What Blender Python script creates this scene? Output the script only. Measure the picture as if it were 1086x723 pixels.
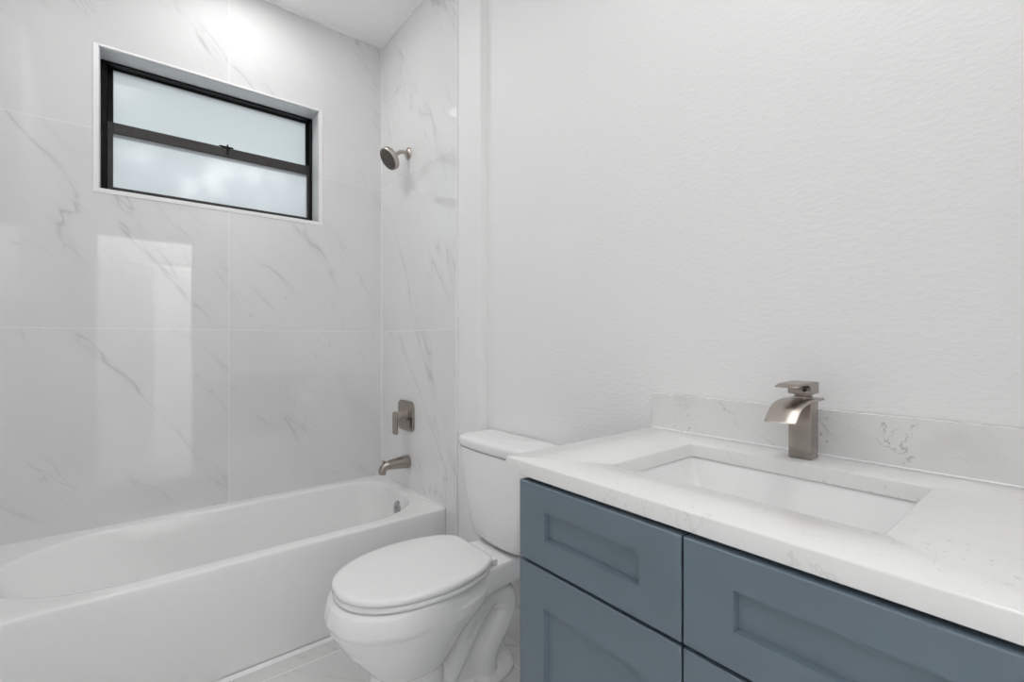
import bpy, bmesh, math
from math import pi, sin, cos, radians
from mathutils import Vector, Matrix

for o in list(bpy.data.objects):
    bpy.data.objects.remove(o, do_unlink=True)
SC = bpy.context.scene
COL = SC.collection

# ------------------------------------------------------------------ camera, world, exposure
CAM = (2.565, -1.171, 1.161)
cd = bpy.data.cameras.new('camera')
cam = bpy.data.objects.new('camera', cd)
COL.objects.link(cam)
cam.location = CAM
cam.rotation_euler = (radians(90), 0, radians(50.757))
cd.sensor_fit = 'HORIZONTAL'
cd.sensor_width = 36.0
cd.lens = 496.83 * 36.0 / 1086.0
cd.clip_start = 0.02
SC.camera = cam

SC.view_settings.view_transform = 'Standard'
SC.view_settings.look = 'None'
SC.view_settings.gamma = 1.0
SC.view_settings.use_curve_mapping = False
SC.view_settings.exposure = 0.23
SC.cycles.max_bounces = 14
SC.cycles.diffuse_bounces = 8
SC.cycles.glossy_bounces = 6
SC.cycles.transmission_bounces = 8
SC.cycles.caustics_reflective = False
SC.cycles.sample_clamp_indirect = 6.0

TUB_LIGHT = 80.0       # emission strength of the recessed lights
ROOM_LIGHT = 130.0
HALL_FILL = 11.0
BACK_FILL = 15.0
SKY_STRENGTH = 1.0
H = 2.844              # ceiling height

w = bpy.data.worlds.new('world')
SC.world = w
w.use_nodes = True
wn = w.node_tree
bg = wn.nodes['Background']
tc = wn.nodes.new('ShaderNodeTexCoord')
sep = wn.nodes.new('ShaderNodeSeparateXYZ')
wn.links.new(tc.outputs['Generated'], sep.inputs[0])
nz = wn.nodes.new('ShaderNodeTexNoise')          # open sky broken up by far tree crowns low down
nz.inputs['Scale'].default_value = 15.0
nz.inputs['Detail'].default_value = 3.0
wn.links.new(tc.outputs['Generated'], nz.inputs['Vector'])
rmp = wn.nodes.new('ShaderNodeValToRGB')
rmp.color_ramp.elements[0].position = 0.50
rmp.color_ramp.elements[0].color = (0.72, 0.765, 0.81, 1)
rmp.color_ramp.elements[1].position = 0.66
rmp.color_ramp.elements[1].color = (1.35, 1.38, 1.42, 1)
wn.links.new(nz.outputs['Fac'], rmp.inputs[0])
mr = wn.nodes.new('ShaderNodeMapRange')
mr.inputs['From Min'].default_value = 0.285
mr.inputs['From Max'].default_value = 0.33
wn.links.new(sep.outputs['Z'], mr.inputs['Value'])
mx = wn.nodes.new('ShaderNodeMix')
mx.data_type = 'RGBA'
wn.links.new(mr.outputs[0], mx.inputs['Factor'])
wn.links.new(rmp.outputs[0], mx.inputs['A'])
mx.inputs['B'].default_value = (0.565, 0.625, 0.635, 1)
wn.links.new(mx.outputs['Result'], bg.inputs['Color'])
bg.inputs['Strength'].default_value = SKY_STRENGTH
w.cycles.sampling_method = 'NONE'

# ------------------------------------------------------------------ materials
class NT:
    """Small helper to wire shader nodes."""
    def __init__(s, name):
        s.m = bpy.data.materials.new(name)
        s.m.use_nodes = True
        s.t = s.m.node_tree
        s.b = s.t.nodes['Principled BSDF']
        s.out = s.t.nodes['Material Output']
    def n(s, typ, **kw):
        nd = s.t.nodes.new(typ)
        for k, v in kw.items():
            setattr(nd, k, v)
        return nd
    def l(s, a, b):
        s.t.links.new(a, b)
    def val(s, sock, v):
        if hasattr(v, 'default_value') or hasattr(v, 'is_output'):
            s.l(v, sock)
        else:
            sock.default_value = v
    def math(s, op, a, b=None, c=None, clamp=False):
        nd = s.n('ShaderNodeMath', operation=op)
        nd.use_clamp = clamp
        for i, v in enumerate((a, b, c)):
            if v is None: continue
            s.val(nd.inputs[i], v)
        return nd.outputs[0]
    def ramp(s, v, lo, hi, a=0.0, b=1.0):
        nd = s.n('ShaderNodeMapRange')
        nd.interpolation_type = 'SMOOTHSTEP'
        s.l(v, nd.inputs['Value'])
        nd.inputs['From Min'].default_value = lo
        nd.inputs['From Max'].default_value = hi
        nd.inputs['To Min'].default_value = a
        nd.inputs['To Max'].default_value = b
        return nd.outputs[0]
    def mix(s, f, a, b):
        nd = s.n('ShaderNodeMix', data_type='RGBA')
        s.val(nd.inputs['Factor'], f)
        s.val(nd.inputs['A'], a)
        s.val(nd.inputs['B'], b)
        return nd.outputs['Result']
    def bump(s, h, strength, dist):
        nd = s.n('ShaderNodeBump')
        nd.inputs['Strength'].default_value = strength
        nd.inputs['Distance'].default_value = dist
        s.l(h, nd.inputs['Height'])
        s.l(nd.outputs[0], s.b.inputs['Normal'])
    def pos(s):
        g = s.n('ShaderNodeNewGeometry')
        x = s.n('ShaderNodeSeparateXYZ')
        s.l(g.outputs['Position'], x.inputs[0])
        return g.outputs['Position'], x.outputs
    def set(s, col=None, rough=None, metal=None, spec=None, coat=None):
        if col is not None: s.b.inputs['Base Color'].default_value = (*col, 1)
        if rough is not None: s.b.inputs['Roughness'].default_value = rough
        if metal is not None: s.b.inputs['Metallic'].default_value = metal
        if spec is not None: s.b.inputs['Specular IOR Level'].default_value = spec
        if coat is not None: s.b.inputs['Coat Weight'].default_value = coat
        return s

def plain(name, col, rough, metal=0.0, spec=0.5, var=0.02, scale=40.0):
    m = NT(name).set(col, rough, metal, spec)
    p, _ = m.pos()
    nd = m.n('ShaderNodeTexNoise')
    nd.inputs['Scale'].default_value = scale
    m.l(p, nd.inputs['Vector'])
    f = m.ramp(nd.outputs['Fac'], 0.3, 0.7)
    m.l(m.mix(f, (*[c * (1 - var) for c in col], 1), (*[min(1, c * (1 + var)) for c in col], 1)), m.b.inputs['Base Color'])
    return m.m

def noise(m, vec, scale, detail=2.0, rough=0.5, W=None, dist=0.0):
    nd = m.n('ShaderNodeTexNoise')
    if W is not None:
        nd.noise_dimensions = '4D'
        m.val(nd.inputs['W'], W)
    m.l(vec, nd.inputs['Vector'])
    nd.inputs['Scale'].default_value = scale
    nd.inputs['Detail'].default_value = detail
    nd.inputs['Roughness'].default_value = rough
    nd.inputs['Distortion'].default_value = dist
    return nd.outputs['Fac']

def marble(name, ua, va, tu, tv, ou, ov, ang, base, vein, amount, rough, grout, gw=0.0011, seed=0.0, gline=True, gcol=None):
    """Polished large-format marble tile in the plane of two world axes."""
    m = NT(name).set(base, rough, 0, 0.9)
    _, xyz = m.pos()
    u = m.math('SUBTRACT', xyz[ua], ou)
    v = m.math('SUBTRACT', xyz[va], ov)
    iu = m.math('FLOOR', m.math('DIVIDE', u, tu))
    iv = m.math('FLOOR', m.math('DIVIDE', v, tv))
    W = m.math('ADD', m.math('MULTIPLY_ADD', iu, 3.17, seed), m.math('MULTIPLY', iv, 7.31))
    c, s_ = cos(ang), sin(ang)
    s = m.math('ADD', m.math('MULTIPLY', u, c), m.math('MULTIPLY', v, s_))
    t = m.math('SUBTRACT', m.math('MULTIPLY', v, c), m.math('MULTIPLY', u, s_))
    def vec(a, b):
        cb = m.n('ShaderNodeCombineXYZ')
        m.l(m.math('MULTIPLY', s, a), cb.inputs[0])
        m.l(m.math('MULTIPLY', t, b), cb.inputs[1])
        return cb.outputs[0]
    n1 = noise(m, vec(0.36, 1.9), 1.7, 4.0, 0.50, W, 0.1)
    ridge = m.math('ABSOLUTE', m.math('SUBTRACT', n1, 0.5))
    thin = m.ramp(ridge, 0.0, 0.008, 1.0, 0.0)
    wide = m.ramp(ridge, 0.0, 0.030, 0.28, 0.0)
    mask = m.ramp(noise(m, vec(0.9, 2.1), 2.0, 3.0, 0.6, m.math('ADD', W, 11.3)), 0.45, 0.60)
    brk = m.ramp(noise(m, vec(4.0, 16.0), 2.0, 3.0, 0.6, m.math('ADD', W, 5.1)), 0.36, 0.60, 0.3, 1.0)
    k = m.math('MULTIPLY', m.math('MULTIPLY', m.math('MAXIMUM', thin, wide), mask), brk)
    n2 = noise(m, vec(0.55, 3.6), 2.6, 3.0, 0.5, m.math('ADD', W, 23.7))
    r2 = m.ramp(m.math('ABSOLUTE', m.math('SUBTRACT', n2, 0.5)), 0.0, 0.012, 0.6, 0.0)
    mask2 = m.ramp(noise(m, vec(1.6, 1.8), 2.6, 2.0, 0.5, m.math('ADD', W, 31.0)), 0.50, 0.64)
    k = m.math('MAXIMUM', k, m.math('MULTIPLY', m.math('MULTIPLY', r2, mask2), brk))
    k = m.math('MULTIPLY', k, amount, clamp=True)
    cloud = m.ramp(noise(m, vec(1.0, 1.6), 1.6, 3.0, 0.5, W), 0.35, 0.7, 0.0, 0.10)
    col = m.mix(cloud, (*base, 1), (*vein, 1))
    col = m.mix(k, col, (*vein, 1))
    if gline:
        fu = m.math('ABSOLUTE', m.math('SUBTRACT', m.math('FRACT', m.math('ADD', m.math('DIVIDE', u, tu), 0.5)), 0.5))
        fv = m.math('ABSOLUTE', m.math('SUBTRACT', m.math('FRACT', m.math('ADD', m.math('DIVIDE', v, tv), 0.5)), 0.5))
        gu = m.math('LESS_THAN', fu, gw / tu)
        gv = m.math('LESS_THAN', fv, gw / tv)
        g = m.math('MAXIMUM', gu, gv)
        col = m.mix(g, col, (*grout, 1))
        m.l(m.math('MULTIPLY_ADD', g, 0.4, rough), m.b.inputs['Roughness'])
    m.l(col, m.b.inputs['Base Color'])
    return m.m

def paint_wall(name, col):
    m = NT(name).set(col, 0.55, 0, 0.35)
    p, _ = m.pos()
    mp = m.n('ShaderNodeMapping')
    mp.inputs['Scale'].default_value = (1, 1, 1.8)
    m.l(p, mp.inputs['Vector'])
    a = noise(m, mp.outputs[0], 55.0, 3.0, 0.55)
    b = noise(m, mp.outputs[0], 140.0, 2.0, 0.5)
    h = m.math('ADD', m.ramp(a, 0.40, 0.62), m.math('MULTIPLY', b, 0.5))
    m.bump(h, 0.10, 0.004)
    return m.m

def quartz(name, amount):
    base, vein = (0.80, 0.80, 0.795), (0.40, 0.385, 0.36)
    m = NT(name).set(base, 0.22, 0, 0.5)
    p, _ = m.pos()
    n1 = noise(m, p, 8.0, 5.0, 0.55, None, 0.3)
    r = m.ramp(m.math('ABSOLUTE', m.math('SUBTRACT', n1, 0.5)), 0.0, 0.010, 0.75, 0.0)
    mk = m.ramp(noise(m, p, 15.0, 2.0, 0.5), 0.51, 0.62)
    sp = m.ramp(noise(m, p, 95.0, 2.0, 0.5), 0.62, 0.70, 0.0, 0.9)
    mk2 = m.ramp(noise(m, p, 6.0, 2.0, 0.5, None), 0.50, 0.62)
    cl = m.ramp(noise(m, p, 5.0, 3.0, 0.6), 0.50, 0.75, 0.0, 0.22)
    k = m.math('MAXIMUM', m.math('MULTIPLY', r, mk), m.math('MULTIPLY', sp, mk2))
    k = m.math('MAXIMUM', k, cl)
    k = m.math('MULTIPLY', k, amount, clamp=True)
    m.l(m.mix(k, (*base, 1), (*vein, 1)), m.b.inputs['Base Color'])
    return m.m

def nickel(name, col, rough):
    m = NT(name).set(col, rough, 1.0)
    p, _ = m.pos()
    mp = m.n('ShaderNodeMapping')
    mp.inputs['Scale'].default_value = (1, 1, 14)
    m.l(p, mp.inputs['Vector'])
    n1 = noise(m, mp.outputs[0], 90.0, 3.0, 0.6)
    m.l(m.math('MULTIPLY_ADD', n1, 0.06, rough - 0.03), m.b.inputs['Roughness'])
    return m.m

def emit(name, col, strength):
    m = NT(name)
    m.set(col, 0.4)
    m.b.inputs['Emission Color'].default_value = (*col, 1)
    m.b.inputs['Emission Strength'].default_value = strength
    return m.m

def frosted(name):
    m = NT(name)
    t = m.n('ShaderNodeBsdfTranslucent')
    t.inputs[0].default_value = (0.90, 0.92, 0.92, 1)
    r = m.n('ShaderNodeBsdfRefraction')
    r.inputs['Color'].default_value = (0.95, 0.97, 0.97, 1)
    r.inputs['Roughness'].default_value = 0.12
    r.inputs['IOR'].default_value = 1.3
    g = m.n('ShaderNodeBsdfGlossy')
    g.inputs['Roughness'].default_value = 0.25
    g.inputs[0].default_value = (0.9, 0.9, 0.9, 1)
    mx1 = m.n('ShaderNodeMixShader')
    mx1.inputs[0].default_value = 0.65
    m.l(t.outputs[0], mx1.inputs[1]); m.l(r.outputs[0], mx1.inputs[2])
    mx2 = m.n('ShaderNodeMixShader')
    mx2.inputs[0].default_value = 0.03
    m.l(mx1.outputs[0], mx2.inputs[1]); m.l(g.outputs[0], mx2.inputs[2])
    m.l(mx2.outputs[0], m.out.inputs[0])
    return m.m

WHITE = (0.80, 0.80, 0.80)
TBASE, TVEIN = (0.735, 0.735, 0.738), (0.36, 0.36, 0.37)
M = {}
M['paint'] = paint_wall('wall_paint', (0.86, 0.86, 0.86))
M['ceil'] = plain('ceiling_paint', (0.93, 0.93, 0.93), 0.7, var=0.01)
M['trim'] = plain('white_trim', (0.82, 0.82, 0.83), 0.3, var=0.01)
M['tile_x'] = marble('marble_tile_window_wall', 1, 2, 0.761, 0.8176, -0.045, -0.4225, radians(-52), TBASE, TVEIN, 0.46, 0.010, (0.785, 0.785, 0.785), seed=1.3)  # base darkened to hold down the tub light on this wall
M['tile_y'] = marble('marble_tile_end_wall', 0, 2, 0.80, 0.8176, -0.003, -0.4225, radians(-58), (0.83, 0.83, 0.83), TVEIN, 0.42, 0.010, (0.80, 0.80, 0.80), seed=4.6)  # same tile, base lightened to stand in for light this wall lacks
M['floor'] = marble('marble_floor_tile', 0, 1, 0.80, 0.80, 0.792, -0.9, radians(35), (0.73, 0.73, 0.727), (0.40, 0.39, 0.38), 0.9, 0.12, (0.82, 0.82, 0.82), gw=0.0022, seed=8.2)
M['acrylic'] = plain('glossy_white_acrylic', (0.86, 0.86, 0.858), 0.08, var=0.005)
M['porcelain'] = plain('glossy_white_porcelain', (0.88, 0.88, 0.88), 0.06, var=0.005)
M['seat'] = plain('satin_white_plastic', (0.87, 0.87, 0.87), 0.14, var=0.005)
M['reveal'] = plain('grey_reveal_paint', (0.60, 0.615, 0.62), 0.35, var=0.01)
M['caulk'] = plain('white_caulk', (0.88, 0.88, 0.88), 0.4, var=0.01)
M['black'] = plain('black_window_metal', (0.005, 0.005, 0.005), 0.5, 0.0, 0.15, var=0.1)
M['bronze'] = plain('dark_bronze_sash', (0.040, 0.036, 0.037), 0.42, 0.0, 0.3, var=0.1)
M['glass'] = frosted('frosted_glass')
M['chrome'] = plain('polished_chrome', (0.42, 0.42, 0.42), 0.14, 1.0, var=0.01)
M['nickel'] = nickel('brushed_nickel', (0.38, 0.34, 0.305), 0.25)
M['nickel_b'] = nickel('bright_brushed_nickel', (0.48, 0.43, 0.39), 0.33)
M['dark'] = plain('dark_rubber', (0.04, 0.037, 0.035), 0.5, var=0.1)
M['gasket'] = plain('brown_rubber_gasket', (0.16, 0.13, 0.115), 0.6, var=0.05)
M['blue'] = plain('slate_blue_cabinet_paint', (0.135, 0.178, 0.215), 0.38, var=0.02, scale=12)
M['carcass'] = plain('cabinet_carcass', (0.10, 0.13, 0.155), 0.5, var=0.02)
M['quartz'] = quartz('white_quartz_counter', 0.28)
M['quartz_b'] = quartz('white_quartz_backsplash', 0.85)

# ------------------------------------------------------------------ mesh helpers
def link(name, bm, mat, parent=None, sharp=35, smooth=True):
    bmesh.ops.recalc_face_normals(bm, faces=bm.faces[:])
    me = bpy.data.meshes.new(name)
    bm.to_mesh(me)
    bm.free()
    me.materials.append(mat)
    if smooth:
        for p in me.polygons: p.use_smooth = True
        me.set_sharp_from_angle(angle=radians(sharp))
    o = bpy.data.objects.new(name, me)
    COL.objects.link(o)
    if parent is not None:
        o.parent = parent
        o.matrix_parent_inverse = parent.matrix_world.inverted()
    return o

def bevel(bm, w_, seg=2, edges=None):
    bmesh.ops.bevel(bm, geom=edges or bm.edges[:], offset=w_, segments=seg, affect='EDGES', profile=0.5, clamp_overlap=True)

def box(bm, x0, x1, y0, y1, z0, z1, bv=0.0, seg=2):
    t = bmesh.new()
    vs = [t.verts.new((x, y, z)) for z in (z0, z1) for y in (y0, y1) for x in (x0, x1)]
    for f in ((0, 1, 3, 2), (4, 6, 7, 5), (0, 4, 5, 1), (2, 3, 7, 6), (0, 2, 6, 4), (1, 5, 7, 3)):
        t.faces.new([vs[i] for i in f])
    bmesh.ops.recalc_face_normals(t, faces=t.faces[:])
    if bv > 0: bevel(t, bv, seg)
    merge(bm, t)
    return bm

def merge(bm, t, mat=None):
    me = bpy.data.meshes.new('tmp')
    t.to_mesh(me); t.free()
    if mat is not None: me.transform(mat)
    bm.from_mesh(me)
    bpy.data.meshes.remove(me)

def loft(bm, loops, cap0=True, cap1=True, ring=False):
    """Skin a list of equal-length closed loops of points."""
    t = bmesh.new()
    L = [[t.verts.new(p) for p in lp] for lp in loops]
    n = len(L[0])
    pairs = list(zip(L[:-1], L[1:]))
    if ring: pairs.append((L[-1], L[0]))
    for a, b in pairs:
        for i in range(n):
            j = (i + 1) % n
            t.faces.new((a[i], a[j], b[j], b[i]))
    if not ring:
        if cap0: t.faces.new(L[0])
        if cap1: t.faces.new(L[-1])
    bmesh.ops.recalc_face_normals(t, faces=t.faces[:])
    merge(bm, t)
    return bm

def rr(x0, x1, y0, y1, r, z, n=8, m=6):
    """Rounded rectangle loop; r is one radius or (x0y0, x1y0, x1y1, x0y1), each a number or (rx, ry)."""
    if not isinstance(r, (tuple, list)): r = (r,) * 4
    R = [(q, q) if not isinstance(q, (tuple, list)) else q for q in r]
    cs = [(x0 + R[0][0], y0 + R[0][1], R[0], pi), (x1 - R[1][0], y0 + R[1][1], R[1], 1.5 * pi),
          (x1 - R[2][0], y1 - R[2][1], R[2], 0.0), (x0 + R[3][0], y1 - R[3][1], R[3], 0.5 * pi)]
    arcs = []
    for cx, cy, q, a0 in cs:
        arcs.append([(cx + q[0] * cos(a0 + 0.5 * pi * i / n), cy + q[1] * sin(a0 + 0.5 * pi * i / n), z) for i in range(n + 1)])
    pts = []
    for i in range(4):
        pts += arcs[i]
        a, b = arcs[i][-1], arcs[(i + 1) % 4][0]
        for k in range(1, m):
            f = k / m
            pts.append((a[0] + (b[0] - a[0]) * f, a[1] + (b[1] - a[1]) * f, z))
    return pts

def lathe(bm, prof, seg=40, mat=None):
    """Revolve (radius, height) pairs about +Z, then place with mat."""
    t = bmesh.new()
    loops = [[(max(r, 1e-5) * cos(2 * pi * i / seg), max(r, 1e-5) * sin(2 * pi * i / seg), h) for i in range(seg)] for r, h in prof]
    loft(t, loops)
    merge(bm, t, mat)
    return bm

def frame_to(origin, direction):
    d = Vector(direction).normalized()
    q = Vector((0, 0, 1)).rotation_difference(d)
    return Matrix.Translation(Vector(origin)) @ q.to_matrix().to_4x4()

def spline(pts, k=8):
    P = [Vector(p) for p in pts]
    P = [P[0] * 2 - P[1]] + P + [P[-1] * 2 - P[-2]]
    out = []
    for i in range(1, len(P) - 2):
        for j in range(k):
            t = j / k
            a, b, c, d = P[i - 1], P[i], P[i + 1], P[i + 2]
            out.append(0.5 * ((2 * b) + (c - a) * t + (2 * a - 5 * b + 4 * c - d) * t * t + (3 * b - a - 3 * c + d) * t ** 3))
    out.append(P[-2])
    return out

def tube(bm, pts, rad, seg=20, k=8):
    """Round tube through the points; rad is a number or one radius per point."""
    if not isinstance(rad, (list, tuple)): rad = [rad] * len(pts)
    P = spline(pts, k)
    Rr = [v.x for v in spline([(r, 0, 0) for r in rad], k)]
    loops = []
    up = None
    for i, p in enumerate(P):
        tg = (P[min(i + 1, len(P) - 1)] - P[max(i - 1, 0)]).normalized()
        if up is None:
            up = Vector((0, 0, 1)) if abs(tg.z) < 0.9 else Vector((1, 0, 0))
        s = tg.cross(up).normalized()
        up = s.cross(tg).normalized()
        loops.append([tuple(p + (s * cos(2 * pi * j / seg) + up * sin(2 * pi * j / seg)) * Rr[i]) for j in range(seg)])
    return loft(bm, loops)

def prism(bm, outline, axis, a0, a1, bv=0.0, seg=2):
    """Extrude a 2-D outline along an axis (0=x: outline is y,z; 1=y: x,z; 2=z: x,y)."""
    def P(u, v, a):
        return (a, u, v) if axis == 0 else (u, a, v) if axis == 1 else (u, v, a)
    t = bmesh.new()
    A = [t.verts.new(P(u, v, a0)) for u, v in outline]
    B = [t.verts.new(P(u, v, a1)) for u, v in outline]
    n = len(A)
    t.faces.new(A); t.faces.new(B)
    for i in range(n):
        t.faces.new((A[i], A[(i + 1) % n], B[(i + 1) % n], B[i]))
    bmesh.ops.recalc_face_normals(t, faces=t.faces[:])
    if bv > 0: bevel(t, bv, seg)
    merge(bm, t)
    return bm

def thing(name, label, cat, loc, group=None):
    o = bpy.data.objects.new(name, None)
    COL.objects.link(o)
    o.location = loc
    o['label'] = label
    o['category'] = cat
    if group: o['group'] = group
    bpy.context.view_layer.update()
    return o

def tag(o, label, cat, group=None):
    o['label'] = label
    o['category'] = cat
    if group: o['group'] = group
    return o

def struct(o):
    o['kind'] = 'structure'
    return o

NB = bmesh.new

# ------------------------------------------------------------------ room shell
XR = 2.86              # doorway wall
YF = -1.60             # wall beside the tub's far end
XH = 3.95              # far wall of the hall
bm = NB(); box(bm, -0.25, 5.6, -2.6, 0.6, -0.15, 0.0)
struct(link('floor', bm, M['floor'], smooth=False))
bm = NB(); box(bm, -0.25, 5.6, -2.6, 0.6, H, H + 0.15)
struct(link('ceiling', bm, M['ceil'], smooth=False))

# window wall: tile face at x = 0, opening for the window
WY0, WY1, WZ0, WZ1 = -1.270, -0.393, 1.788, 2.376
bm = NB()
box(bm, -0.25, 0, YF - 0.1, WY0, 0, H)
box(bm, -0.25, 0, WY1, 0.15, 0, H)
box(bm, -0.25, 0, WY0, WY1, 0, WZ0)
box(bm, -0.25, 0, WY0, WY1, WZ1, H)
struct(link('wall_left', bm, M['tile_x'], smooth=False))

# vanity wall and the furred-out plumbing wall of the tub alcove
bm = NB(); box(bm, 0.9, XR + 0.12, 0, 0.15, 0, H)
struct(link('wall_back', bm, M['paint'], smooth=False))
bm = NB()
loft(bm, [rr(0.0, 0.966, -0.037, 0.15, (0.001, 0.005, 0.001, 0.001), z, 6, 2) for z in (0, H)])
struct(link('wall_alcove', bm, M['paint']))
bm = NB(); box(bm, 0.0005, 0.7915, -0.045, -0.0365, 0, H)
struct(link('wall_tile_panel', bm, M['tile_y'], smooth=False))
bm = NB(); box(bm, 0.7915, 0.7985, -0.0458, -0.0365, 0, H, 0.0008, 1)
struct(link('trim_1', bm, M['trim']))
bm = NB()                                  # caulk where tile meets ceiling and in the corner
box(bm, 0.0, 0.0055, YF, -0.045, H - 0.0055, H)
box(bm, 0.0, 0.7915, -0.0505, -0.045, H - 0.0055, H)
box(bm, 0.0, 0.0035, -0.0485, -0.045, 0.398, H)
struct(link('trim_2', bm, M['caulk'], smooth=False))

# wall at the far end of the tub (behind and left of the camera)
bm = NB(); box(bm, 0.8, XR, YF - 0.12, YF, 0, H)
struct(link('wall_front', bm, M['paint'], smooth=False))
bm = NB(); box(bm, 0.0005, 0.8, YF - 0.12, YF + 0.008, 0, H)
struct(link('wall_front_tile', bm, M['tile_y'], smooth=False))

# doorway wall and hall (seen only as a reflection in the polished tile)
DY0, DY1, DZ = -1.385, -0.70, 2.10
bm = NB()
box(bm, XR, XR + 0.12, DY1, 0.0, 0, H)
box(bm, XR, XR + 0.12, YF, DY0, 0, H)
box(bm, XR, XR + 0.12, DY0, DY1, DZ, H)
struct(link('wall_right', bm, M['paint'], smooth=False))
bm = NB()
for xx in (XR - 0.014, XR + 0.12):
    box(bm, xx, xx + 0.014, DY1, DY1 + 0.06, 0, DZ + 0.06, 0.003)
    box(bm, xx, xx + 0.014, DY0 - 0.06, DY0, 0, DZ + 0.06, 0.003)
    box(bm, xx, xx + 0.014, DY0, DY1, DZ, DZ + 0.06, 0.003)
struct(link('trim_3', bm, M['trim']))
bm = NB()                                   # with an opening into the bright room beyond
box(bm, XH, XH + 0.12, -2.4, -0.96, 0, H)
box(bm, XH, XH + 0.12, -0.12, 0.4, 0, H)
box(bm, XH, XH + 0.12, -0.96, -0.12, 2.03, H)
struct(link('wall_hall_far', bm, M['paint'], smooth=False))
bm = NB(); box(bm, XR + 0.12, XH, 0.28, 0.4, 0, H)
struct(link('wall_hall_back', bm, M['paint'], smooth=False))
bm = NB(); box(bm, XR, XH, -2.4, -2.28, 0, H)
struct(link('wall_hall_front', bm, M['paint'], smooth=False))

bm = NB()
box(bm, 5.4, 5.52, -1.6, 0.6, 0, H)
box(bm, XH + 0.12, 5.4, -1.7, -1.6, 0, H)
box(bm, XH + 0.12, 5.4, 0.5, 0.6, 0, H)
struct(link('wall_room_beyond', bm, M['paint'], smooth=False))

# baseboard on the vanity wall behind the toilet
bm = NB(); box(bm, 0.967, 1.84, -0.014, -0.0005, 0, 0.13, 0.004)
struct(link('baseboard_back', bm, M['trim']))

# ------------------------------------------------------------------ window
win = bpy.data.objects.new('window_1', None)
COL.objects.link(win)
win.location = (-0.11, (WY0 + WY1) / 2, WZ0)
struct(win)
bpy.context.view_layer.update()
bm = NB()                                   # thin white edge profile around the tiled opening
e, pr_ = 0.016, 0.003
box(bm, -0.006, pr_, WY0 - e, WY0 + 0.001, WZ0 - e, WZ1 + 0.006, 0.001, 1)
box(bm, -0.006, pr_, WY1 - 0.001, WY1 + e, WZ0 - e, WZ1 + 0.006, 0.001, 1)
box(bm, -0.006, pr_, WY0, WY1, WZ1 - 0.001, WZ1 + 0.008, 0.001, 1)
box(bm, -0.006, pr_, WY0, WY1, WZ0 - e, WZ0 + 0.002, 0.001, 1)
link('edge_trim', bm, M['trim'], win)
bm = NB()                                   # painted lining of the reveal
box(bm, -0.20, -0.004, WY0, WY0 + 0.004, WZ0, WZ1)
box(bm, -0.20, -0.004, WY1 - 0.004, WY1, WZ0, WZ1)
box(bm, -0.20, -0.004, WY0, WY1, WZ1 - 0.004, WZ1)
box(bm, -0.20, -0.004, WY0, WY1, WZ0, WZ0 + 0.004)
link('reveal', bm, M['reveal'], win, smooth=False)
FX = -0.108                                 # room-side face of the metal frame
bm = NB()
y0, y1, z0, z1 = WY0 + 0.004, WY1 - 0.004, WZ0 + 0.004, WZ1 - 0.004
box(bm, FX - 0.085, FX, y0, y0 + 0.020, z0, z1, 0.0015, 1)
box(bm, FX - 0.085, FX, y1 - 0.009, y1, z0, z1, 0.0015, 1)
box(bm, FX - 0.085, FX, y0 + 0.02, y1 - 0.009, z1 - 0.008, z1, 0.0015, 1)
box(bm, FX - 0.085, FX, y0 + 0.02, y1 - 0.009, z0, z0 + 0.020, 0.0015, 1)
link('frame', bm, M['black'], win)
ZM = 2.090                                  # middle of the meeting rails
def sash(name, xa, xb, za, zb, st, top, bot, mat):
    s = NB()
    sr = 0.013
    box(s, xa, xb, y0 + 0.020, y0 + 0.020 + st, za, zb, 0.002, 1)
    box(s, xa, xb, y1 - 0.009 - sr, y1 - 0.009, za, zb, 0.002, 1)
    box(s, xa, xb, y0 + 0.020 + st, y1 - 0.009 - sr, zb - top, zb, 0.002, 1)
    box(s, xa, xb, y0 + 0.020 + st, y1 - 0.009 - sr, za, za + bot, 0.002, 1)
    o = link(name, s, mat, win)
    g = NB()
    xm = (xa + xb) / 2
    box(g, xm - 0.003, xm + 0.003, y0 + 0.018 + st, y1 - 0.007 - sr, za + bot - 0.002, zb - top + 0.002)
    link('pane', g, M['glass'], o, smooth=False)
    return o
sash('upper_sash', FX - 0.062, FX - 0.040, ZM - 0.024, z1 - 0.008, 0.020, 0.006, 0.042, M['black'])
lower = sash('lower_sash', FX - 0.038, FX - 0.012, z0 + 0.020, ZM + 0.026, 0.020, 0.046, 0.022, M['bronze'])
bm = NB()                                   # sash latch on the meeting rail
yc = -0.80
box(bm, FX - 0.036, FX - 0.006, yc - 0.030, yc + 0.030, ZM + 0.026, ZM + 0.031, 0.001, 1)
box(bm, FX - 0.018, FX - 0.004, yc + 0.002, yc + 0.008, ZM - 0.008, ZM + 0.040, 0.001, 1)
la = link('latch', bm, M['black'], win)
for yy in (-0.026, 0.022):
    bm = NB()
    lathe(bm, [(0.0045, 0), (0.0045, 0.002), (0.002, 0.003)], 16, frame_to((FX - 0.013, yc + yy, ZM + 0.024), (1, 0, 0.3)))
    link('screw', bm, M['chrome'], la)

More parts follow.
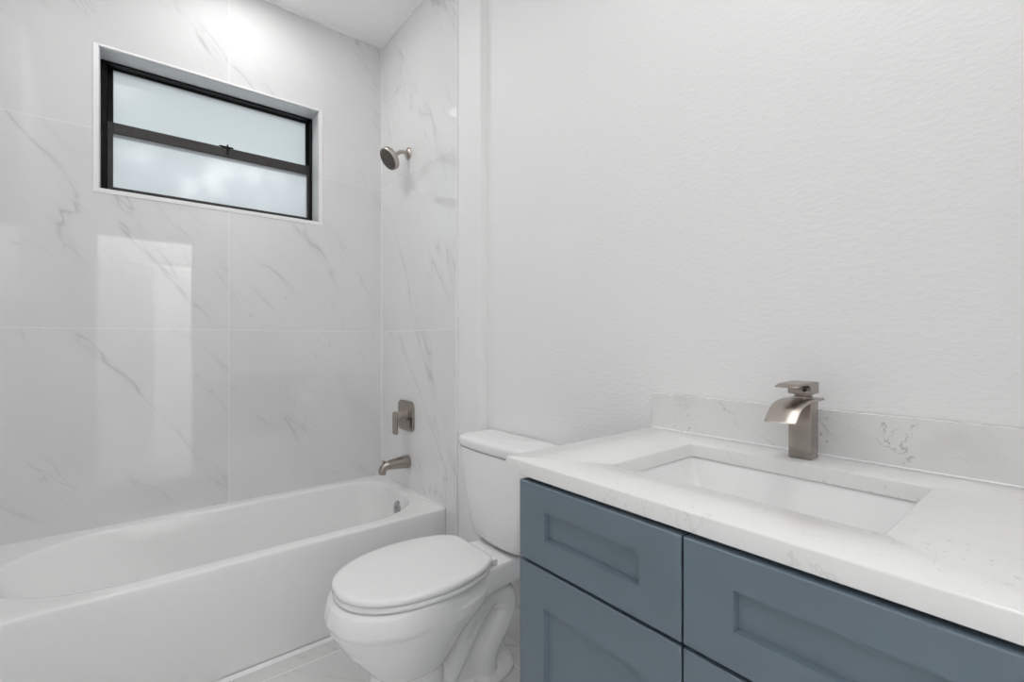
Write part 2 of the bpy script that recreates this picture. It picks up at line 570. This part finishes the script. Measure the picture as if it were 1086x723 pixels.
# ------------------------------------------------------------------ recessed ceiling lights
def can_light(x, y, strength, label, r=0.062):
    t = thing('ceiling_light', label, 'light', (x, y, H), 'recessed ceiling lights')
    b = NB()
    lathe(b, [(r, -0.002), (r, -0.006), (r + 0.004, -0.009), (r + 0.016, -0.006), (r + 0.020, 0.0)], 48, Matrix.Translation((x, y, H)))
    b2 = NB()
    seg = 48
    loops = []
    for rr_, hh in ((r, -0.001), (r, -0.006), (r + 0.004, -0.009), (r + 0.015, -0.007), (r + 0.020, -0.001)):
        loops.append([(x + rr_ * cos(2 * pi * i / seg), y + rr_ * sin(2 * pi * i / seg), H + hh) for i in range(seg)])
    b.free()
    loft(b2, loops, False, False)
    link('trim_ring', b2, M['trim'], t)
    b3 = NB()
    lathe(b3, [(r * 0.99, -0.003), (r * 0.99, -0.0045), (r * 0.9, -0.005)], 48, Matrix.Translation((x, y, H)))
    lm = emit('lamp_lens_%d' % int(x * 100), (1.0, 0.99, 0.98), 4.0)
    lm.cycles.emission_sampling = 'NONE'
    link('lens', b3, lm, t)
    ld = bpy.data.lights.new('lamp', 'AREA')
    ld.shape = 'DISK'
    ld.size = r * 1.96
    ld.energy = strength * pi * pi * (r * 0.98) ** 2      # watts for that surface radiance
    ld.color = (1.0, 0.99, 0.98)
    lo = bpy.data.objects.new('lamp', ld)
    COL.objects.link(lo)
    lo.location = (x, y, H - 0.0056)
    lo.parent = t
    lo.matrix_parent_inverse = t.matrix_world.inverted()
    return t
def fill_panel(x, y, strength, label):  # unseen glowing panel added as fill light
    t = thing('fill_light_panel', label, 'light', (x, y, H))
    b = NB()
    box(b, x - 0.31, x + 0.31, y - 0.61, y + 0.61, H - 0.020, H - 0.0005, 0.004)
    link('housing', b, M['trim'], t)
    b = NB()
    box(b, x - 0.29, x + 0.29, y - 0.59, y + 0.59, H - 0.023, H - 0.019)
    lm = emit('fill_lens_%d' % int(x * 100), (1.0, 0.99, 0.98), strength)
    lm.cycles.emission_sampling = 'FRONT'
    link('diffuser', b, lm, t, smooth=False)
    return t
can_light(0.356, -0.775, TUB_LIGHT, 'round recessed ceiling light over the tub, mirrored in the marble above the window')
can_light(1.04, -1.235, ROOM_LIGHT * 0.70, 'round recessed ceiling light out in front of the bathtub apron and toilet')
can_light(2.40, -0.42, ROOM_LIGHT, 'round recessed ceiling light directly above the vanity countertop')
fill_panel(3.46, -0.80, HALL_FILL, 'added flat rectangular fill light panel on the hall ceiling outside the doorway')  # added fill through the doorway for tile, apron and toilet

fill_panel(4.75, -0.55, BACK_FILL, 'added flat rectangular fill light panel brightening the room beyond the hall')  # added to make the bright strip mirrored in the tile

# ------------------------------------------------------------------ bathtub
tub = thing('bathtub', 'white alcove bathtub with a smooth apron front under the window', 'bathtub', (0.354, -0.82, 0))
TX0, TX1, TY0, TY1, TZ = 0.001, 0.707, YF + 0.009, -0.0453, 0.396
bm = NB()
N_, Mm = 12, 10
def o_(ins, z, r=0.006):
    return rr(TX0 + (ins if ins < 0.004 else 0), TX1 - ins, TY0, TY1, max(r - ins, 0.002), z, N_, Mm)
def i_(x0, x1, ya, yb, z, ra, rb):
    # ra: far-end radii, rb: drain-end radii
    return rr(x0, x1, ya, yb, (ra, ra, rb[1], rb[0]), z, N_, Mm)
loops = [o_(0.010, 0.0), o_(0.010, 0.006), o_(0.002, 0.020), o_(0.0, 0.36), o_(0.0, 0.3855), o_(0.002, 0.3920), o_(0.0055, 0.3952), o_(0.011, TZ)]
IX0, IX1, IY0, IY1 = 0.052, 0.648, -1.525, -0.098
fa, ra, rb = (0.285, 0.36), (0.17, 0.15), (0.24, 0.27)
def inset(d, z, far=0.0):
    f = lambda q: (max(q[0] - d, 0.03), max(q[1] - d, 0.03))
    return rr(IX0 + d, IX1 - d, IY0 + d + far, IY1 - d, ((0.285 - min(d * .45, .12), 0.36), (0.285 - min(d * .45, .12), 0.36), f(rb), f(ra)), z, N_, Mm)
loops += [inset(-0.006, TZ), inset(0.002, 0.3945), inset(0.007, 0.389), inset(0.010, 0.380), inset(0.020, 0.33, 0.02), inset(0.032, 0.25, 0.08),
          inset(0.045, 0.17, 0.16), inset(0.058, 0.11, 0.23), inset(0.078, 0.078, 0.27), inset(0.105, 0.066, 0.30)]
loft(bm, loops, cap0=True, cap1=True)
link('shell', bm, M['acrylic'], tub, sharp=40)
bm = NB()
prism(bm, [(0.705, 0.0005), (0.717, 0.0005), (0.712, 0.006), (0.705, 0.011)], 1, TY0, TY1)
link('caulk_bead', bm, M['caulk'], tub, smooth=False)
# overflow plate on the drain end
od = Vector((0.0, -1.0, 0.22)).normalized()
oc = Vector((0.362, -0.1185, 0.318))
bm = NB()
lathe(bm, [(0.034, -0.006), (0.034, 0.004), (0.031, 0.008), (0.020, 0.0105), (0.001, 0.011)], 40, frame_to(oc, od))
ov = link('overflow_plate', bm, M['chrome'], tub)
bm = NB()
lathe(bm, [(0.006, 0.0), (0.006, 0.003), (0.001, 0.0035)], 16, frame_to(oc + od * 0.0105, od))
link('screw', bm, M['nickel'], ov)
bm = NB()
lathe(bm, [(0.036, 0), (0.036, 0.003), (0.02, 0.005), (0.001, 0.005)], 32, Matrix.Translation((0.36, -0.32, 0.066)))
link('drain', bm, M['chrome'], tub)

# ------------------------------------------------------------------ shower head
sh = thing('wall_shower', 'brushed nickel round shower head on a curved arm high on the tiled end wall', 'shower head', (0.335, -0.045, 2.135))
bm = NB()
lathe(bm, [(0.031, 0.0), (0.031, 0.003), (0.027, 0.008), (0.016, 0.013), (0.012, 0.014)], 36, frame_to((0.335, -0.0455, 2.135), (0, -1, 0)))
link('flange', bm, M['nickel_b'], sh)
bm = NB()
tube(bm, [(0.335, -0.048, 2.135), (0.335, -0.070, 2.137), (0.336, -0.095, 2.131), (0.337, -0.120, 2.108)], 0.0095, 18)
link('arm', bm, M['nickel_b'], sh)
hd = Vector((0.02, -0.80, -0.60)).normalized()
h0 = Vector((0.337, -0.117, 2.110))
bm = NB()
lathe(bm, [(0.009, -0.004), (0.0135, 0.0), (0.0155, 0.007), (0.014, 0.013), (0.017, 0.017)], 28, frame_to(h0, hd))
link('ball_joint', bm, M['nickel_b'], sh)
bm = NB()
lathe(bm, [(0.015, 0.015), (0.026, 0.020), (0.046, 0.026), (0.0565, 0.031), (0.0585, 0.035), (0.0585, 0.051), (0.056, 0.055), (0.052, 0.056)], 56, frame_to(h0, hd))
head = link('spray_head', bm, M['nickel_b'], sh)
bm = NB()
lathe(bm, [(0.0525, 0.0555), (0.0525, 0.0570), (0.046, 0.0577), (0.001, 0.0577)], 56, frame_to(h0, hd))
fm = frame_to(h0, hd)
for k, (rad_, cnt) in enumerate(((0.012, 7), (0.026, 14), (0.040, 20))):
    for i in range(cnt):
        a = 2 * pi * i / cnt + k * 0.2
        lathe(bm, [(0.0028, 0.057), (0.0022, 0.0602), (0.0008, 0.0607)], 8, fm @ Matrix.Translation((rad_ * cos(a), rad_ * sin(a), 0)))
link('face_plate', bm, plain('dark_nozzle_face', (0.13, 0.115, 0.10), 0.35, 0.6, var=0.2, scale=120), head)

# ------------------------------------------------------------------ shower valve
va = thing('shower_valve', 'brushed nickel shower valve plate with a lever handle above the tub spout', 'shower valve', (0.316, -0.045, 0.771))
bm = NB()
def vplate(d, y):
    return [(p[0], y, p[1]) for p in rr(0.230 + d, 0.402 - d, 0.693 + d, 0.849 - d, 0.030, 0, 8, 3)]
loft(bm, [vplate(0.0, -0.0455), vplate(0.0, -0.052), vplate(0.002, -0.055), vplate(0.006, -0.0565)])
link('escutcheon', bm, M['nickel'], va)
bm = NB()
lathe(bm, [(0.030, 0.0), (0.030, 0.006), (0.027, 0.009), (0.0225, 0.010), (0.0225, 0.052), (0.021, 0.054), (0.001, 0.054)], 36, frame_to((0.326, -0.0562, 0.776), (0, -1, 0)))
link('hub', bm, M['nickel_b'], va)
bm = NB()
loft(bm, [[(0.326 + p[0], y, 0.776 + p[1]) for p in rr(-wd, wd, -0.092, 0.0225, (0.004, 0.004, wd * .8, wd * .8), 0, 6, 3)] for wd, y in ((0.0205, -0.1095), (0.0215, -0.111), (0.0215, -0.120), (0.020, -0.1215))])
link('lever', bm, M['nickel'], va)

# ------------------------------------------------------------------ tub spout
sp = thing('tub_spout', 'brushed nickel tub spout with a diverter knob, low above the bathtub rim', 'tub spout', (0.331, -0.045, 0.533))
bm = NB()
tube(bm, [(0.331, -0.0455, 0.533), (0.331, -0.08, 0.534), (0.331, -0.13, 0.533), (0.331, -0.165, 0.529), (0.331, -0.184, 0.515), (0.331, -0.187, 0.490)],
     [0.034, 0.031, 0.026, 0.0225, 0.0195, 0.0175], 28, 8)
link('body', bm, M['nickel'], sp)
bm = NB()
lathe(bm, [(0.003, 0.0), (0.003, 0.010), (0.0085, 0.011), (0.0085, 0.015), (0.006, 0.017), (0.001, 0.0172)], 20, Matrix.Translation((0.331, -0.181, 0.541)))
link('diverter_knob', bm, M['nickel'], sp)

# ------------------------------------------------------------------ toilet
TXC = 1.203
toi = thing('toilet', 'white two-piece toilet with its lid closed between bathtub and vanity', 'toilet', (TXC, -0.40, 0))
def egg(hw, yb, yf, z, n=72, pw=2.25, yc=None, sq=0.0):
    """Egg outline: half width, rear and front y; widest at yc."""
    yc = yc if yc is not None else yb + (yf - yb) * 0.45
    out = []
    for i in range(n):
        a = 2 * pi * i / n
        c, s = cos(a), sin(a)
        e = pw if s < 0 else pw + sq
        x = hw * math.copysign(abs(c) ** (2.0 / e), c)
        ly = (yf - yc) if s < 0 else (yb - yc)
        y = yc + ly * abs(s) ** (2.0 / e)
        out.append((TXC + x, y, z))
    return out
bm = NB()
loft(bm, [egg(0.104, -0.385, -0.596, 0.0, pw=2.8), egg(0.105, -0.385, -0.598, 0.05, pw=2.8), egg(0.105, -0.385, -0.598, 0.148, pw=2.7), egg(0.106, -0.38, -0.600, 0.156, pw=2.6), egg(0.113, -0.37, -0.612, 0.164, pw=2.5),
          egg(0.134, -0.34, -0.645, 0.205, pw=2.4), egg(0.158, -0.30, -0.686, 0.255, pw=2.3), egg(0.176, -0.25, -0.715, 0.300), egg(0.185, -0.215, -0.7305, 0.330), egg(0.185, -0.205, -0.7305, 0.36)])
def rim(d, z):
    """Outline of the bowl's collar: pointed oval that tapers straight into the tank deck."""
    P = [(0.111, -0.026), (0.111, -0.10), (0.113, -0.16), (0.124, -0.225), (0.147, -0.295), (0.170, -0.365), (0.185, -0.435), (0.189, -0.50), (0.181, -0.572),
         (0.157, -0.64), (0.119, -0.692), (0.066, -0.726), (0.0, -0.737)]
    S = [(v.x, v.y) for v in spline([(x, y, 0) for x, y in P], 6)]
    full = S + [(-x, y) for x, y in S[-2::-1]]
    out = []
    for x, y in full:
        f = 1 - d / 0.15
        out.append((TXC + x * f, (-0.40 + (y + 0.40) * f) if y < -0.40 else y, z))
    return out
loft(bm, [rim(0.009, 0.326), rim(0.004, 0.334), rim(0.001, 0.343), rim(0.0, 0.352), rim(0.002, 0.378), rim(0.005, 0.396), rim(0.011, 0.405)])
loft(bm, [rr(TXC - hw, TXC + hw, y_, -0.03, 0.02, z) for hw, y_, z in ((0.050, -0.34, 0.30), (0.085, -0.34, 0.322), (0.085, -0.34, 0.36))])
# narrow rear pedestal
loft(bm, [rr(TXC - hw, TXC + hw, -0.46, yb, 0.02, z) for hw, yb, z in ((0.070, -0.10, 0.0), (0.052, -0.12, 0.06), (0.046, -0.13, 0.20), (0.052, -0.10, 0.33), (0.070, -0.06, 0.37))])
# foot flange
loft(bm, [egg(0.108, -0.085, -0.56, 0.0, pw=3.0), egg(0.108, -0.085, -0.56, 0.016, pw=3.0), egg(0.098, -0.095, -0.55, 0.03, pw=3.0)])
# trapway showing on both sides
for sx in (-1, 1):
    xo = TXC + sx * 0.050
    tube(bm, [(xo, -0.40, 0.03), (xo, -0.365, 0.085), (xo, -0.315, 0.165), (xo, -0.262, 0.245), (xo, -0.205, 0.292), (xo, -0.150, 0.270), (xo, -0.140, 0.215), (xo, -0.175, 0.150), (xo, -0.215, 0.095), (xo, -0.225, 0.03)],
         [0.034, 0.036, 0.040, 0.043, 0.046, 0.046, 0.044, 0.042, 0.042, 0.044], 24, 6)
tmp = link('body', bm, M['porcelain'], None)
md = tmp.modifiers.new('r', 'REMESH'); md.mode = 'VOXEL'; md.voxel_size = 0.004
ms = tmp.modifiers.new('s', 'SMOOTH'); ms.factor = 0.5; ms.iterations = 4
dg = bpy.context.evaluated_depsgraph_get()
nm = bpy.data.meshes.new_from_object(tmp.evaluated_get(dg))
bpy.data.objects.remove(tmp, do_unlink=True)
nm.name = 'toilet_bowl'
for p in nm.polygons: p.use_smooth = True
if not nm.materials: nm.materials.append(M['porcelain'])
ob = bpy.data.objects.new('bowl', nm); COL.objects.link(ob)
ob.parent = toi; ob.matrix_parent_inverse = toi.matrix_world.inverted()
# seat ring and lid
def seat_out(d, z, yb=-0.232):
    """Outline of seat and lid: straight back, full sides, pointed oval front."""
    P = [(0.0, yb), (0.085, yb), (0.118, yb - 0.010), (0.150, yb - 0.048), (0.172, yb - 0.100), (0.186, yb - 0.165), (0.189, yb - 0.225), (0.182, yb - 0.295),
         (0.163, yb - 0.362), (0.130, yb - 0.420), (0.084, yb - 0.461), (0.038, yb - 0.479), (0.0, yb - 0.483)]
    S = spline([(x, y, 0) for x, y in P], 6)
    right = [(v.x, v.y) for v in S]
    full = right + [(-x, y) for x, y in right[-2:0:-1]]
    out = []
    n = len(full)
    for i in range(n):
        (xa, ya), (xb, yb_) = full[i - 1], full[(i + 1) % n]
        tx, ty = xb - xa, yb_ - ya
        L = math.hypot(tx, ty)
        nx, ny = -ty / L, tx / L          # outline runs clockwise seen from above
        cx, cy = full[i]
        if (cx * nx + (cy + 0.45) * ny) < 0: nx, ny = -nx, -ny
        out.append((TXC + cx - nx * d, cy - ny * d, z))
    return out
bm = NB()
loft(bm, [seat_out(0.010, 0.4075), seat_out(0.003, 0.410), seat_out(0.001, 0.416), seat_out(0.003, 0.423), seat_out(0.010, 0.4255),
          seat_out(0.055, 0.4255), seat_out(0.062, 0.420), seat_out(0.062, 0.4075)], ring=True)
link('seat', bm, M['seat'], toi, sharp=60)
bm = NB()
loft(bm, [seat_out(0.012, 0.4275), seat_out(0.003, 0.4285), seat_out(0.0, 0.432), seat_out(0.0, 0.4395), seat_out(0.003, 0.4440), seat_out(0.009, 0.4468), seat_out(0.020, 0.4482)]
     + [[(TXC + (x - TXC) * f, -0.46 + (y + 0.46) * f, z) for x, y, _ in seat_out(0.020, 0)] for f, z in ((0.75, 0.4489), (0.45, 0.4493), (0.15, 0.4495), (0.02, 0.4495))])
link('lid', bm, M['seat'], toi, sharp=60)
for sx in (-1, 1):
    bm = NB()
    box(bm, TXC + sx * 0.088 - 0.020, TXC + sx * 0.088 + 0.020, -0.231, -0.208, 0.407, 0.428, 0.005, 3)
    link('hinge', bm, M['seat'], toi)
# tank, lid
def tank_loop(hw, yf, z, bow, r=0.03):
    """Rounded box with a bowed front."""
    L = rr(TXC - hw, TXC + hw, yf, -0.012, (r, r, 0.015, 0.015), z, 8, 12)
    return [(x, y - bow * (1 - ((x - TXC) / hw) ** 2) if y < -0.07 else y, zz) for x, y, zz in L]
bm = NB()
loft(bm, [tank_loop(0.125, -0.118, 0.4155, 0.018, 0.04), tank_loop(0.148, -0.130, 0.420, 0.018, 0.045), tank_loop(0.160, -0.138, 0.433, 0.018, 0.045), tank_loop(0.170, -0.143, 0.46, 0.018, 0.045),
          tank_loop(0.186, -0.152, 0.55, 0.018, 0.045), tank_loop(0.201, -0.161, 0.65, 0.018, 0.045), tank_loop(0.2145, -0.1695, 0.751, 0.018, 0.045), tank_loop(0.2135, -0.1685, 0.7545, 0.018, 0.045),
          tank_loop(0.196, -0.151, 0.7550, 0.018, 0.04), tank_loop(0.196, -0.151, 0.7600, 0.018, 0.04)])
link('tank', bm, M['porcelain'], toi, sharp=50)
bm = NB()
loft(bm, [tank_loop(0.197, -0.152, 0.7602, 0.018, 0.045), tank_loop(0.216, -0.171, 0.7602, 0.018, 0.05), tank_loop(0.2185, -0.1735, 0.763, 0.018, 0.05), tank_loop(0.219, -0.174, 0.786, 0.018, 0.05),
          tank_loop(0.2175, -0.1725, 0.7915, 0.018, 0.05), tank_loop(0.213, -0.168, 0.7955, 0.018, 0.05), tank_loop(0.205, -0.160, 0.7975, 0.018, 0.05), tank_loop(0.17, -0.13, 0.7985, 0.018, 0.045)])
link('tank_lid', bm, M['porcelain'], toi, sharp=50)
bm = NB()
loft(bm, [tank_loop(0.120, -0.112, z, 0.018, 0.04) for z in (0.4055, 0.4165)])
link('tank_gasket', bm, M['gasket'], toi)
for sx in (-1, 1):
    bm = NB()
    lathe(bm, [(0.017, 0.0), (0.017, 0.008), (0.013, 0.017), (0.006, 0.021), (0.001, 0.0215)], 24, Matrix.Translation((TXC + sx * 0.084, -0.305, 0.027)))
    link('bolt_cap', bm, M['seat'], toi)

# ------------------------------------------------------------------ vanity cabinet
VX0, VX1, VM = 1.8375, 2.560, 2.1985
YD = -0.557
van = thing('vanity_cabinet', 'slate blue shaker vanity cabinet with two drawers over two doors', 'cabinet', (2.20, -0.28, 0))
bm = NB()
t_ = 0.018
CX0, CX1, CYF = VX0 + 0.001, VX1 - 0.001, YD + 0.022
box(bm, CX0, CX0 + t_, CYF, -0.002, 0, 0.885)
box(bm, CX1 - t_, CX1, CYF, -0.002, 0, 0.885)
box(bm, CX0 + t_, CX1 - t_, CYF + 0.07, CYF + 0.085, 0, 0.10)
box(bm, CX0 + t_, CX1 - t_, CYF, -0.01, 0.10, 0.118)
box(bm, CX0 + t_, CX1 - t_, -0.014, -0.002, 0.118, 0.885)
box(bm, CX0 + t_, CX1 - t_, CYF, CYF + 0.02, 0.862, 0.885)
box(bm, CX0 + t_, CX1 - t_, CYF, CYF + 0.02, 0.714, 0.734)
box(bm, VM - 0.012, VM + 0.012, CYF, CYF + 0.02, 0.118, 0.885)
link('carcass', bm, M['carcass'], van, smooth=False)
def shaker(name, xa, xb, za, zb, st, rt, rb_):
    """Drawer or door front: framed slab with a recessed flat panel."""
    b = NB()
    dp = 0.009
    yb = YD + 0.020
    def lp(a0, a1, c0, c1, y): return [(a0, y, c0), (a1, y, c0), (a1, y, c1), (a0, y, c1)]
    bv = 0.0015
    loft(b, [lp(xa, xb, za, zb, yb), lp(xa, xb, za, zb, YD + bv), lp(xa + bv, xb - bv, za + bv, zb - bv, YD),
             lp(xa + st, xb - st, za + rb_, zb - rt, YD), lp(xa + st + 0.003, xb - st - 0.003, za + rb_ + 0.003, zb - rt - 0.003, YD + dp)])
    o = link(name, b, M['blue'], van, smooth=False)
    return o
shaker('drawer_front', VX0, VM - 0.0018, 0.7270, 0.8805, 0.072, 0.047, 0.052)
shaker('drawer_front', VM + 0.0018, VX1, 0.7270, 0.8805, 0.072, 0.047, 0.052)
shaker('door', VX0, VM - 0.0018, 0.105, 0.7205, 0.072, 0.072, 0.072)
shaker('door', VM + 0.0018, VX1, 0.105, 0.7205, 0.072, 0.072, 0.072)

# ------------------------------------------------------------------ countertop, backsplash, sink
CZ, CT = 0.917, 0.029
SX0, SX1, SY0, SY1 = 1.972, 2.404, -0.432, -0.136
bm = NB()
oL = lambda d, z: rr(1.784 + d, 2.600 - d, -0.551 + d, -0.002 - d, 0.003, z, 4, 6)
iL = lambda d, z: rr(SX0 - d, SX1 + d, SY0 - d, SY1 + d, 0.006, z, 4, 6)
loft(bm, [oL(0, CZ - CT), oL(0, CZ - 0.003), oL(0.001, CZ - 0.001), oL(0.003, CZ), iL(0.002, CZ), iL(0.0005, CZ - 0.0008), iL(0, CZ - 0.002), iL(0, CZ - CT)], ring=True)
tag(link('countertop', bm, M['quartz'], sharp=40), 'white quartz countertop with faint grey veins on the blue vanity', 'countertop')
bs = thing('backsplash', 'low white quartz backsplash strip with grey specks along the wall behind the faucet', 'backsplash', (2.19, -0.011, CZ))
bm = NB(); box(bm, 1.788, 2.600, -0.022, -0.002, CZ + 0.0005, CZ + 0.097)
link('slab', bm, M['quartz_b'], bs, smooth=False)
bm = NB(); prism(bm, [(-0.0215, CZ + 0.0003), (-0.0245, CZ + 0.0003), (-0.0215, CZ + 0.0033)], 0, 1.788, 2.600)
link('caulk_line', bm, M['caulk'], bs, smooth=False)

sink = thing('sink', 'white rectangular undermount basin set below the quartz countertop', 'sink', (2.188, -0.284, 0.75))
bm = NB()
zb = CZ - CT - 0.0015
k = lambda d, z, r: rr(SX0 - 0.004 + d, SX1 + 0.004 - d, SY0 - 0.004 + d, SY1 + 0.004 - d, r, z, 8, 6)
loft(bm, [k(-0.020, zb - 0.012, 0.02), k(-0.020, zb, 0.02), k(-0.002, zb, 0.016), k(0.001, zb - 0.002, 0.014), k(0.003, zb - 0.006, 0.014), k(0.022, zb - 0.075, 0.022), k(0.032, zb - 0.108, 0.034),
          k(0.048, zb - 0.122, 0.04), k(0.075, zb - 0.128, 0.04), k(0.068, zb - 0.138, 0.04), k(0.030, zb - 0.125, 0.03), k(0.012, zb - 0.08, 0.02), k(-0.008, zb - 0.012, 0.02)], cap0=False, cap1=False)
# basin floor
loft(bm, [k(0.075, zb - 0.128, 0.04), k(0.12, zb - 0.131, 0.02)], cap0=False, cap1=True)
bmesh.ops.remove_doubles(bm, verts=bm.verts[:], dist=0.0002)
link('basin', bm, M['porcelain'], sink, sharp=60)
bm = NB()
lathe(bm, [(0.024, 0.0), (0.024, 0.003), (0.016, 0.004), (0.001, 0.006)], 32, Matrix.Translation((2.188, -0.284, zb - 0.131)))
link('drain', bm, M['nickel'], sink)

# ------------------------------------------------------------------ basin faucet
FCX = 2.1905
fau = thing('basin_faucet', 'brushed nickel waterfall faucet with a flat curved spout on the countertop', 'faucet', (FCX, -0.077, CZ))
bm = NB(); box(bm, FCX - 0.0215, FCX + 0.0215, -0.0965, -0.0565, CZ + 0.0003, 1.0365, 0.0016, 2)
link('body', bm, M['nickel'], fau)
top = [(v.x, v.y) for v in spline([(-0.044, 1.0420, 0), (-0.075, 1.0412, 0), (-0.105, 1.0412, 0), (-0.130, 1.0397, 0), (-0.148, 1.0365, 0), (-0.166, 1.0295, 0), (-0.181, 1.0180, 0), (-0.195, 1.0055, 0)], 6)]
bm = NB()
low = []
for i, (y, z) in enumerate(top):
    a, b = top[max(i - 1, 0)], top[min(i + 1, len(top) - 1)]
    L = math.hypot(b[0] - a[0], b[1] - a[1])
    low.append((y + (b[1] - a[1]) / L * -0.0045 * -1, z - abs(b[0] - a[0]) / L * 0.0045))
prism(bm, top + low[::-1], 0, FCX - 0.0285, FCX + 0.0285, 0.0009, 1)
link('spout', bm, M['nickel_b'], fau, sharp=50)
bm = NB()
lathe(bm, [(0.017, 1.042), (0.017, 1.0455), (0.0145, 1.0465), (0.0175, 1.0485), (0.0175, 1.0505), (0.014, 1.052)], 32, Matrix.Translation((FCX, -0.0765, 0)))
link('neck', bm, M['nickel_b'], fau)
bm = NB()
prism(bm, [(-0.0985, 1.0515), (-0.0555, 1.0515), (-0.0535, 1.056), (-0.0535, 1.0755), (-0.080, 1.0770), (-0.146, 1.0755), (-0.167, 1.0705), (-0.167, 1.0685), (-0.146, 1.0712), (-0.110, 1.0705), (-0.0985, 1.066)], 0, FCX - 0.0218, FCX + 0.0218, 0.001, 1)
ha = link('lever_handle', bm, M['nickel'], fau, sharp=40)
bm = NB()
lathe(bm, [(0.0042, 0.0), (0.0042, 0.0008), (0.0030, 0.001)], 16, frame_to((FCX + 0.010, -0.0986, 1.0605), (0, -1, 0)))
link('set_screw', bm, M['dark'], ha)
